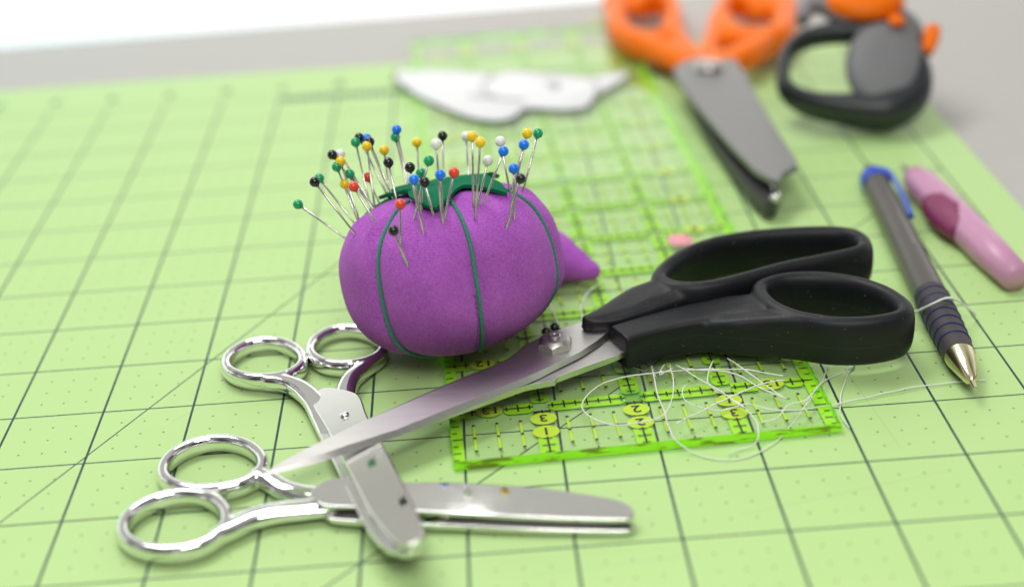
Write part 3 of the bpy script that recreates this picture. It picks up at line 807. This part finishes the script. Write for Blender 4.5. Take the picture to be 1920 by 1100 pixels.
# ------------------------------------------------------------------ chrome scissors
def c2(x, y): return 180 + x / 2.2, 580 + y / 2.2
def even_ring(pts, n=40, order=2):
    L, _ = spline(pts, True, 0.02); m = len(L)
    d = [0.0]
    for i in range(m): d.append(d[-1] + (L[(i + 1) % m] - L[i]).length)
    tot = d[-1]; out = [Vector() for _ in range(n)]
    for h in range(order + 1):
        A = Vector(); B = Vector()
        for i in range(m):
            w = (d[i + 1] - d[i]) / tot; a = 2 * PI * h * d[i] / tot
            A += L[i] * (w * math.cos(a)); B += L[i] * (w * math.sin(a))
        k = 1 if h == 0 else 2
        for j in range(n):
            a = 2 * PI * h * j / n; out[j] += (A * math.cos(a) + B * math.sin(a)) * k
    return out
def chrome_scissors(root, plane, bplane, ring_a, shank_a, ring_b, shank_b, up_out, low_out, screw, dot, rw, lift, lift_a=None):
    n = Vector((-plane[1], -plane[2], 1)).normalized()
    def Q(p, dz=0): return on_slope(*p, plane[0] + dz, plane[1], plane[2])
    for ring, (shank, ws, hs), dz in ((ring_a, shank_a, 0.0), (ring_b, shank_b, 0.0)):
        b = bmesh.new()
        sweep(b, even_ring([Q(p) - n * .112 for p in ring]), rw, .108, True, 18, 2.3, n, 0.03)
        sweep(b, [Q(p) - n * (.112 + z) for p, z in zip(shank, lift if ring is ring_b else (lift_a or [0] * len(shank)))], ws, hs, False, 18, 2.5, n, 0.03)
        fuse('handle', b, M['chrome'], root, 0.015, 14)
    plane = bplane; n = Vector((-plane[1], -plane[2], 1)).normalized()
    for out, dz in ((up_out, -0.005), (low_out, -.092)):
        b = bmesh.new(); plate(b, [Q(p, dz) for p in out], .068, .016, 3, n, 0.06)
        link_mesh('blade', b, M['mirror'], root, angle=40)
    if screw:
        b = bmesh.new(); lathe(b, ((.052, -.02), (.052, .012), (.04, .022), (.0, .026)), Q(screw, -.005), n, 24)
        s = link_mesh('screw', b, M['chrome'], root)
        b = bmesh.new(); c = Q(screw, .0225); quad_sheet(b, [c + Vector(p) for p in ((-.04, -.006, 0), (.04, -.006, 0), (.04, .006, .0), (-.04, .006, 0))])
        link_mesh('screw_slot', b, M['ink'], s)
    if dot:
        b = bmesh.new(); lathe(b, ((.026, -.005), (.026, .0015), (.0, .0015)), Q(dot, -.005), n, 20)
        link_mesh('stamped_dot', b, M['blade_dark'], root)

sa = thing('craft_scissors', 'closed chrome scissors lying flat in front, round-ended blades pointing right under the other pair', 'scissors', (2.1, .6, 0), 'chrome craft scissors crossing on the mat')
ring1 = [c2(*p) for p in ((100, 868), (148, 802), (265, 750), (395, 735), (490, 768), (540, 835), (500, 905), (410, 953), (295, 968), (180, 948), (112, 912))]
ring2 = [c2(*p) for p in ((266, 640), (322, 562), (440, 520), (555, 517), (635, 545), (685, 605), (675, 655), (610, 690), (500, 712), (385, 712), (292, 682))]
shank1 = ([c2(*p) for p in ((470, 915), (545, 872), (640, 825), (740, 800), (840, 788), (940, 775), (1010, 770))], [.07, .11, .125, .13, .135, .14, .12], [.10, .105, .10, .09, .085, .075, .06])
shank2 = ([c2(*p) for p in ((640, 650), (700, 665), (760, 695), (830, 708), (900, 715), (990, 745))], [.07, .11, .115, .12, .12, .11], [.10, .10, .09, .08, .075, .05])
upA = [(580, 921), (598, 906), (616, 897), (660, 893), (710, 898), (772, 903), (850, 903), (1000, 912), (1100, 925), (1158, 936), (1183, 948), (1190, 961), (1180, 971), (1150, 973), (1000, 969), (850, 962), (790, 958), (680, 951), (607, 947), (590, 934)]
lowA = [(606, 958), (618, 940), (650, 932), (772, 935), (850, 936), (1000, 945), (1100, 955), (1158, 962), (1184, 972), (1191, 983), (1181, 993), (1150, 995), (1000, 992), (850, 985), (790, 983), (690, 978), (620, 972)]
chrome_scissors(sa, (0.215, 0, 0), (0.212 - .105 * .55, 0, .105), ring1, shank1, ring2, shank2, upA, lowA, None, None, .068, [0, 0, .02, .04, .05, .06])

sb = thing('craft_scissors', 'chrome scissors with handles spread apart, blades pointing at the viewer across the other pair', 'scissors', (1.7, 2.4, 0), 'chrome craft scissors crossing on the mat')
plB = (0.215 + 3.8 * 0.046, 0.0, -0.046)
ring3 = [c2(*p) for p in ((532, 190), (572, 143), (650, 113), (740, 110), (815, 142), (850, 192), (825, 232), (760, 255), (690, 262), (612, 253), (556, 230))]
ring4 = [c2(*p) for p in ((882, 140), (925, 84), (1003, 58), (1090, 60), (1160, 95), (1185, 140), (1150, 178), (1085, 203), (1005, 208), (925, 188))]
shank3 = ([c2(*p) for p in ((690, 265), (770, 268), (835, 290), (890, 330), (930, 390), (970, 470))], [.07, .10, .12, .13, .14, .13], [.10, .10, .10, .09, .08, .06])
shank4 = ([c2(*p) for p in ((1175, 165), (1110, 208), (1050, 250), (1025, 300), (1030, 350), (1050, 420))], [.07, .09, .11, .12, .13, .12], [.10, .10, .10, .09, .08, .05])
upB = [c2(*p) for p in ((882, 368), (905, 340), (940, 320), (1000, 325), (1082, 352), (1120, 440), (1190, 570), (1250, 680), (1320, 820), (1346, 890), (1349, 925), (1330, 953), (1290, 968), (1250, 962), (1205, 925), (1130, 830), (1075, 725), (1012, 605), (955, 495))]
lowB = [c2(*p) for p in ((915, 470), (945, 560), (995, 660), (1055, 785), (1120, 905), (1185, 975), (1245, 998), (1290, 1000), (1325, 985), (1340, 950), (1300, 850), (1240, 720), (1180, 610), (1100, 470), (1040, 400))]
chrome_scissors(sb, plB, (plB[0] + .026 - .14 * 2.1, .14, plB[2]), ring3, shank3, ring4, shank4, upB, lowB, c2(1024, 436), None, .066, [0, .0, .01, .03, .05, .07], [0, 0, .01, .03, .06, .09])

# ------------------------------------------------------------------ orange handled scissors
oz = thing('pinking_shears', 'orange-handled scissors with wide grey blades, pointing at the viewer beside the ruler', 'scissors', (7.5, 10.5, 0))
def O(px, py, z=.5): return at(px, py, z)
b = bmesh.new()
sweep(b, [O(x, y, .62) - Vector((0, 0, .26)) for x, y in ((1156, -5), (1160, 34), (1194, 54), (1238, 54), (1264, 26), (1254, -16), (1216, -24), (1172, -24))], [.2, .2, .22, .22, .16, .14, .8, .5], .26, True, 18, 2.4)
sweep(b, [O(x, y, .6) - Vector((0, 0, .22)) for x, y in ((1180, 58), (1235, 74), (1290, 93), (1345, 108))], [.16, .24, .30, .22], [.24, .23, .2, .16], False, 18, 2.6)
sweep(b, [O(x, y, .6) - Vector((0, 0, .22)) for x, y in ((1255, 20), (1275, 62), (1310, 95))], [.15, .16, .2], [.22, .22, .18], False, 18, 2.6)
fuse('handle', b, M['orange'], oz, 0.05, 6)
b = bmesh.new()
sweep(b, [O(x, y, .64) - Vector((0, 0, .26)) for x, y in ((1352, 8), (1372, 44), (1425, 52), (1464, 40), (1472, 5), (1440, -20), (1400, -20), (1370, -15))], [.16, .25, .32, .24, .2, .6, .9, .14], .26, True, 18, 2.4)
sweep(b, [O(x, y, .62) - Vector((0, 0, .22)) for x, y in ((1440, 62), (1400, 82), (1360, 95), (1310, 112))], [.16, .24, .30, .22], [.24, .23, .2, .16], False, 18, 2.6)
sweep(b, [O(x, y, .6) - Vector((0, 0, .22)) for x, y in ((1345, 15), (1335, 62), (1325, 95))], [.14, .16, .2], [.22, .22, .18], False, 18, 2.6)
fuse('handle', b, M['orange'], oz, 0.05, 6)
ub = [(1262, 128), (1285, 112), (1330, 104), (1378, 110), (1393, 130), (1420, 180), (1455, 240), (1494, 300), (1495, 310), (1478, 318), (1466, 325), (1462, 336), (1445, 334), (1415, 316), (1370, 270), (1320, 212), (1275, 155)]
b = bmesh.new(); plate(b, [O(x, y, .56) for x, y in ub], .10, .02, 2)
link_mesh('blade', b, M['blade_grey'], oz, angle=30)
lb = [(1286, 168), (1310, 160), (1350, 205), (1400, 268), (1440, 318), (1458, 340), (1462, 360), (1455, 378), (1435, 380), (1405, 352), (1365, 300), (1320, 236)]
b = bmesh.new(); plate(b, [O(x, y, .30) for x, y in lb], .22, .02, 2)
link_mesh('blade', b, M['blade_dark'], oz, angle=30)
b = bmesh.new(); sweep(b, [O(x, y, .20) for x, y in ((1290, 185), (1330, 248), (1378, 318), (1420, 365), (1448, 378))], .035, .08, False, 12)
link_mesh('cutting_edge', b, M['mauve_grey'], oz)
b = bmesh.new(); sweep(b, [O(x, y, .34) for x, y in ((1452, 344), (1456, 360), (1452, 374))], .06, .05, False, 12)
link_mesh('tip', b, M['chrome'], oz)
b = bmesh.new(); lathe(b, ((.24, 0), (.24, .06), (.20, .11), (.10, .13), (0, .13)), O(1328, 130, .56), n=28)
link_mesh('pivot_screw', b, M['nut'], oz, angle=40)

# ------------------------------------------------------------------ loop rotary cutter
rc = thing('rotary_cutter', 'charcoal loop-handled rotary cutter with orange guard, at the far right corner of the mat', 'rotary cutter', (9.6, 10.5, 0))
rq = at(1600, 238, 0.05); rn = Vector((-0.10, -math.sin(math.radians(38)), math.cos(math.radians(38)))).normalized()
def RC(px, py, d=.35): return on_plane(px, py, rq + rn * d, rn)
lp = [(1468, 150), (1476, 102), (1512, 74), (1572, 62), (1630, 62), (1680, 85), (1712, 130), (1706, 178), (1660, 206), (1590, 207), (1520, 196), (1480, 176)]
b = bmesh.new()
sweep(b, [RC(*p, .32) for p in lp], [.11, .11, .13, .16, .2, .24, .26, .3, .32, .22, .15, .12], [.26, .24, .22, .22, .22, .25, .28, .32, .36, .32, .3, .28], True, 20, 2.4, rn)
fuse('handle_loop', b, M['charcoal'], rc, 0.05, 6)
def disc_px(cx, cy, rx, ry, d, rot=0, n=36):
    return [RC(cx + rx * math.cos(a) * math.cos(rot) - ry * math.sin(a) * math.sin(rot), cy + rx * math.cos(a) * math.sin(rot) + ry * math.sin(a) * math.cos(rot), d) for a in [2 * PI * i / n for i in range(n)]]
b = bmesh.new(); loft(b, [disc_px(1660, 125, 76, 80, .1), disc_px(1660, 124, 76, 84, .42), disc_px(1659, 120, 72, 80, .56), disc_px(1658, 118, 58, 66, .64), disc_px(1658, 116, 30, 36, .67)])
link_mesh('side_cover', b, M['mid_grey'], rc)
b = bmesh.new(); loft(b, [disc_px(1668, 70, 62, 52, .0), disc_px(1668, 66, 64, 54, .30), disc_px(1668, 62, 54, 44, .44), disc_px(1668, 60, 20, 16, .48)])
link_mesh('blade_housing', b, M['mid_grey'], rc)
b = bmesh.new(); loft(b, [disc_px(1622, 4, 76, 38, .2), disc_px(1621, 2, 76, 40, .5), disc_px(1620, -2, 68, 34, .66), disc_px(1620, -5, 30, 16, .72)])
link_mesh('blade_guard', b, M['orange'], rc)
b = bmesh.new(); loft(b, [disc_px(1681, 40, 16, 11, .3), disc_px(1681, 38, 16, 11, .70), disc_px(1681, 37, 9, 7, .74)])
link_mesh('lock_button', b, M['orange'], rc)
b = bmesh.new(); sweep(b, [RC(*p) for p in ((1738, 100), (1745, 75), (1750, 52))], [.09, .13, .11], [.1, .12, .1], False, 14, 2.4, rn)
link_mesh('release_lever', b, M['orange'], rc)
b = bmesh.new(); sweep(b, [RC(*p, .4) for p in ((1503, 40), (1515, 12), (1545, 5), (1580, 28), (1600, 42))], [.1, .16, .2, .2, .15], [.14, .18, .2, .2, .16], False, 16, 2.4, rn)
link_mesh('thumb_rest', b, M['mauve_grey'], rc)

# ------------------------------------------------------------------ grey and blue pen
pen = thing('pen', 'dark grey pen with blue clip and blue-ringed grip, lying at the right of the mat', 'pen', at(1748, 556, 0))
pa, pb = at(1634, 326, .19), at(1800, 668, .19)
ax = (pb - pa).normalized(); PL = (pb - pa).length
def P_(t): return pa + ax * t
b = bmesh.new(); lathe(b, ((.13, 0), (.165, .10), (.182, .3), (.186, PL * .55), (.19, PL * .72)), pa, ax, 32); link_mesh('barrel', b, M['pen_grey'], pen, angle=40)
b = bmesh.new(); lathe(b, ((.06, -.17), (.085, -.15), (.09, .0), (.10, .02)), pa, ax, 24); link_mesh('push_button', b, M['nut'], pen, angle=40)
b = bmesh.new(); lathe(b, ((.19, PL * .72), (.20, PL * .76), (.192, PL * .86), (.17, PL * 1.0)), pa, ax, 32); gp = link_mesh('grip', b, M['pen_grip'], pen, angle=40)
for i in range(7):
    t = PL * (.745 + i * .034); b = bmesh.new(); lathe(b, ((.185, t - .012), (.2045 - max(0, i - 3) * .005, t - .008), (.2045 - max(0, i - 3) * .005, t + .008), (.185, t + .012)), pa, ax, 32); link_mesh('grip_ring', b, M['navy'], gp, angle=40)
b = bmesh.new(); lathe(b, ((.168, PL), (.155, PL + .08), (.07, PL + .48), (.03, PL + .52), (.02, PL + .66), (.001, PL + .67)), pa, ax, 28); link_mesh('tip_cone', b, M['gold'], pen, angle=40)
b = bmesh.new(); lathe(b, ((.17, .16), (.20, .18), (.203, .36), (.185, .38)), pa, ax, 32)
side = ax.cross(Vector((0, 0, 1))).normalized()
cu = (Vector((0, 0, .62)) - side * 0.78).normalized()
if (at(1720, 440, .3) - pa).dot(cu) < 0: cu = (Vector((0, 0, .62)) + side * 0.78).normalized()
sweep(b, [P_(.2) + cu * .19, P_(.42) + cu * .235, P_(.9) + cu * .25, P_(1.45) + cu * .24, P_(1.72) + cu * .22], [.07, .065, .055, .05, .045], [.04, .035, .03, .03, .03], False, 12, 3, cu)
link_mesh('clip', b, M['pen_blue'], pen, angle=40)
b = bmesh.new()
for i in range(9):                                    # worn specks of print on the barrel
    t = 1.65 + i * .11; q = P_(t) + Vector((0, 0, .188)) - side * .03; quad_sheet(b, [q, q + ax * .05, q + ax * .05 + side * .03, q + side * .03])
link_mesh('worn_print', b, M['mauve_grey'], pen)

pk = thing('craft_pen', 'pink and maroon craft tool with a pointed tip, right of the grey and blue pen', 'craft tool', at(1740, 345, 0))
ka, kb = at(1690, 308, .2), at(1905, 520, .2)
kx = (kb - ka).normalized(); KL = (kb - ka).length
b = bmesh.new(); lathe(b, ((.012, 0), (.03, .1), (.05, .28), (.12, .42)), ka, kx, 20); link_mesh('tip', b, M['mauve_grey'], pk)
b = bmesh.new(); lathe(b, ((.10, .36), (.17, .48), (.225, .75), (.235, 1.2), (.22, KL * .8), (.18, KL), (.05, KL + .05)), ka, kx, 32); link_mesh('barrel', b, M['pink'], pk)
b = bmesh.new(); kc = ka + kx * 1.58 + Vector((-.10, -.12, .03)); ku = Vector((-.35, -.6, .7)).normalized()
sweep(b, [kc - kx * .42, kc - kx * .34, kc - kx * .15, kc + kx * .2, kc + kx * .6, kc + kx * .7], [.02, .16, .22, .24, .18, .02], [.02, .13, .18, .19, .14, .02], False, 20, 2.2, ku)
link_mesh('thumb_grip', b, M['maroon'], pk)

# ------------------------------------------------------------------ paper pieces
pp = thing('paper_template', 'white paper wing shape with grey lines, on the far end of the ruler', 'paper', at(950, 175, .12))
ol = [(737, 142), (748, 132), (790, 133), (850, 134), (905, 138), (925, 141), (960, 134), (1020, 137), (1075, 142), (1110, 146), (1150, 139), (1178, 137), (1176, 148), (1150, 165), (1122, 181), (1100, 203), (1050, 207), (985, 206), (968, 220), (940, 229), (900, 227), (860, 216), (815, 196), (770, 172), (745, 155)]
L, _ = spline([at(x, y, .135) for x, y in ol], True, .12)
cc = sum(L, Vector()) / len(L)
b = bmesh.new(); plate(b, [Vector((p.x, p.y, .14 + .014 * abs(math.sin(p.x * 1.3)))) for p in L], .005, .001, 1); link_mesh('paper_sheet', b, M['paper'], pp)
b = bmesh.new(); tube(b, [Vector((p.x, p.y, .1365 + .014 * abs(math.sin(p.x * 1.3)))) + (cc - p) * .012 for p in L], .02, True, 6, .2)
for vv in b.verts: vv.co.z = .1365 + .014 * abs(math.sin(vv.co.x * 1.3)) + (vv.co.z - .1365 - .014 * abs(math.sin(vv.co.x * 1.3))) * .06 + .0045
link_mesh('grey_outline', b, M['paper_grey'], pp)  # flat grey outline just inside the paper's rim
b = bmesh.new()
for st in (((925, 142), (905, 160), (912, 178), (935, 186), (985, 188)), ((1025, 160), (1040, 156), (1048, 163), (1035, 168)), ((880, 178), (905, 182), (930, 178)), ((1110, 150), (1122, 165), (1115, 180))):
    tube(b, [at(x, y, .158) for x, y in st], .014, n=6)
link_mesh('printed_line', b, M['paper_grey'], pp)
b = bmesh.new()
plate(b, [at(x, y, z) for x, y, z in ((1250, 446, .14), (1262, 438, .16), (1285, 439, .20), (1300, 447, .18), (1296, 458, .14), (1272, 460, .13), (1254, 455, .13))], .012, .003, 1)
tag(link_mesh('paper_scrap', b, M['pink_paper']), 'tiny pink and white scrap lying on the ruler behind the black handles', 'scrap')

# ------------------------------------------------------------------ loose threads
def thread(px, label, z=None, r=0.0082, seed=1):
    rnd = random.Random(seed); pts = []
    for i, p in enumerate(px):
        g0 = at(*p[:2], .13)
        base = RT + .012 if in_ruler(g0) else .012
        if len(p) > 2: base = p[2]
        pts.append(at(p[0], p[1], base + rnd.uniform(0, .03)))
    fine, _ = spline(pts, False, .14)
    pts = [p + Vector((rnd.uniform(-1, 1), rnd.uniform(-1, 1), rnd.uniform(-.3, .6))) * .009 for p in fine]
    b = bmesh.new(); tube(b, pts, [r * rnd.uniform(.75, 1.15) for _ in pts], n=6, step=.035)
    tag(link_mesh('loose_thread', b, M['thread']), label, 'thread', 'loose white threads in front of the shears')
thread([(1468, 706), (1430, 697), (1380, 692), (1300, 694), (1200, 702), (1125, 721), (1093, 755), (1108, 783), (1160, 797), (1225, 786), (1248, 772), (1262, 745), (1262, 705), (1255, 680)],
       'white thread bent into an oval loop over the numbers 2, left of the tangle', seed=2)
thread([(1222, 686), (1230, 730), (1246, 776), (1262, 818), (1300, 848), (1355, 863), (1420, 850), (1478, 806), (1512, 758), (1542, 712), (1552, 684)],
       'white thread sagging in a wide curve past the front edge of the ruler', seed=3)
thread([(1288, 720), (1279, 740), (1300, 760), (1352, 769), (1400, 758), (1440, 767), (1500, 768), (1580, 755), (1680, 732), (1788, 717), (1850, 712)],
       'longest white thread, running right across the bare mat towards the pen', seed=4)
thread([(1267, 795), (1340, 758), (1420, 722), (1470, 712)], 'short straight white thread slanting up to the number 13 on the right', seed=5)
thread([(1268, 684), (1320, 716), (1370, 746), (1408, 775), (1421, 806), (1414, 834), (1390, 841), (1366, 850)], 'white thread running down over the front edge to a bent loose end on the mat', seed=6)
thread([(1282, 690), (1370, 699), (1428, 727), (1476, 748), (1440, 725), (1365, 672)], 'white thread folded double into a sharp point under the black handle', seed=7)
thread([(1425, 793), (1460, 781), (1480, 757), (1512, 750), (1533, 724), (1560, 708), (1592, 692), (1600, 680)], 'wavy white thread climbing over the right edge of the ruler to the handle', seed=8)
thread([(1598, 684), (1577, 738), (1576, 775), (1592, 800)], 'short white thread curving down on the bare mat right of the ruler', seed=9)
thread([(1336, 676), (1326, 705), (1330, 722), (1360, 742), (1400, 765)], 'white thread with a small hook right below the handle, crossing the others', seed=10)
thread([(1262, 690), (1236, 702), (1248, 684)], 'tiny white thread end poking out where the oval loop meets the handle', seed=11)
thread([(1140, 523), (1105, 545), (1090, 575), (1092, 600)], 'blurred white thread curving between the cushion and the rear black handle', seed=12)
thread([(1028, 560), (1040, 590), (1050, 618)], 'short white thread behind the steel pivot nut', seed=13)
thread([(1700, 590, .08), (1728, 580, .26), (1752, 567, .40), (1778, 558, .40), (1800, 567, .3), (1830, 590, .05)], 'cream thread lying over the grey pen above its ringed grip', r=.014, seed=14)
for p, q, lab in (((1024, 622), (1120, 660), 'black pin head peeping out behind the pivot nut, on the left'), ((1040, 613), (1130, 650), 'black pin head peeping out behind the pivot nut, on the right')):
    h = at(*p, .18); t = at(*q, .14); make_pin(h, t - h, 'black', lab, 'pins lying under the shears')

# ------------------------------------------------------------------ light
w = bpy.data.worlds.new('World'); scene.world = w; w.use_nodes = True
nt = w.node_tree; bg = nt.nodes['Background']
tc = N(nt, 'ShaderNodeTexCoord'); sp = N(nt, 'ShaderNodeSeparateXYZ'); nt.links.new(tc.outputs['Generated'], sp.inputs[0])
cr = N(nt, 'ShaderNodeValToRGB'); el = cr.color_ramp.elements      # elevation: floor, window line, cream wall, ceiling
el[0].position = 0.0; el[0].color = (0.25, 0.25, 0.24, 1)
el[1].position = 1.0; el[1].color = (0.80, 0.80, 0.77, 1)
for p, c in ((0.46, (0.5, 0.5, 0.48)), (0.52, (1.15, 1.2, 1.22)), (0.57, (1.7, 1.74, 1.7)), (0.68, (1.7, 1.74, 1.66)), (0.72, (0.68, 0.67, 0.60)), (0.80, (0.70, 0.69, 0.64))):
    e = el.new(p); e.color = (*c, 1)
nt.links.new(mathn(nt, 'MULTIPLY_ADD', sp.outputs[2], 0.5, 0.5), cr.inputs[0])
# dimmer room behind the viewer, with made-up dark patches for chrome to mirror
fy = N(nt, 'ShaderNodeMapRange'); nt.links.new(sp.outputs[1], fy.inputs[0])
fy.inputs[1].default_value = -0.7; fy.inputs[2].default_value = 0.25; fy.inputs[3].default_value = 1.0; fy.inputs[4].default_value = 0.0
lo = N(nt, 'ShaderNodeMapRange'); nt.links.new(sp.outputs[2], lo.inputs[0])
lo.inputs[1].default_value = 0.55; lo.inputs[2].default_value = 0.85; lo.inputs[3].default_value = 1.0; lo.inputs[4].default_value = 0.0
vo = N(nt, 'ShaderNodeTexVoronoi'); vo.inputs['Scale'].default_value = 2.6; nt.links.new(tc.outputs['Generated'], vo.inputs['Vector'])
sv = N(nt, 'ShaderNodeSeparateColor'); nt.links.new(vo.outputs['Color'], sv.inputs[0])
dk = mathn(nt, 'MULTIPLY', mathn(nt, 'MULTIPLY', fy.outputs[0], lo.outputs[0]), mathn(nt, 'MULTIPLY_ADD', mathn(nt, 'GREATER_THAN', sv.outputs[0], 0.45), 0.55, 0.42))
v2 = N(nt, 'ShaderNodeTexVoronoi'); v2.inputs['Scale'].default_value = 3.4; nt.links.new(tc.outputs['Generated'], v2.inputs['Vector'])
s2 = N(nt, 'ShaderNodeSeparateColor'); nt.links.new(v2.outputs['Color'], s2.inputs[0])
notback = N(nt, 'ShaderNodeMapRange'); nt.links.new(sp.outputs[1], notback.inputs[0])
notback.inputs[1].default_value = 0.35; notback.inputs[2].default_value = 0.6; notback.inputs[3].default_value = 0.8; notback.inputs[4].default_value = 0.0
dk = mathn(nt, 'MAXIMUM', dk, mathn(nt, 'MULTIPLY', notback.outputs[0], mathn(nt, 'GREATER_THAN', s2.outputs[1], 0.54)))  # more added dark patches everywhere but the back, for chrome contrast
mx = N(nt, 'ShaderNodeMix', data_type='RGBA'); nt.links.new(dk, mx.inputs[0])
nt.links.new(cr.outputs[0], mx.inputs[6]); mx.inputs[7].default_value = (0.03, 0.022, 0.022, 1)
nt.links.new(mx.outputs[2], bg.inputs[0]); bg.inputs[1].default_value = 0.74
def area(name, loc, target, sx, sy, power, col=(1, 1, 1)):
    l = bpy.data.lights.new(name, 'AREA'); l.shape = 'RECTANGLE'; l.size = sx; l.size_y = sy; l.energy = power; l.color = col
    o = bpy.data.objects.new(name, l); COL.objects.link(o); o.location = loc
    o.rotation_euler = (Vector(target) - Vector(loc)).to_track_quat('-Z', 'Y').to_euler()
    return o
area('window_light', (-5, 17, 34), (3, 4, 0), 24, 12, 8000, (1.0, 1.0, 0.98))
area('front_fill', (6, -16, 26), (4, 3, 0), 16, 12, 4700, (1.0, 0.985, 0.95))  # added fill lamp behind the camera, lifts the fronts facing it

scene.render.engine = 'CYCLES'
scene.cycles.max_bounces = 8; scene.cycles.transparent_max_bounces = 16
scene.cycles.caustics_reflective = False; scene.cycles.caustics_refractive = False
scene.cycles.use_denoising = True
scene.view_settings.view_transform = 'Standard'; scene.view_settings.look = 'None'
scene.view_settings.exposure = 0; scene.view_settings.gamma = 1
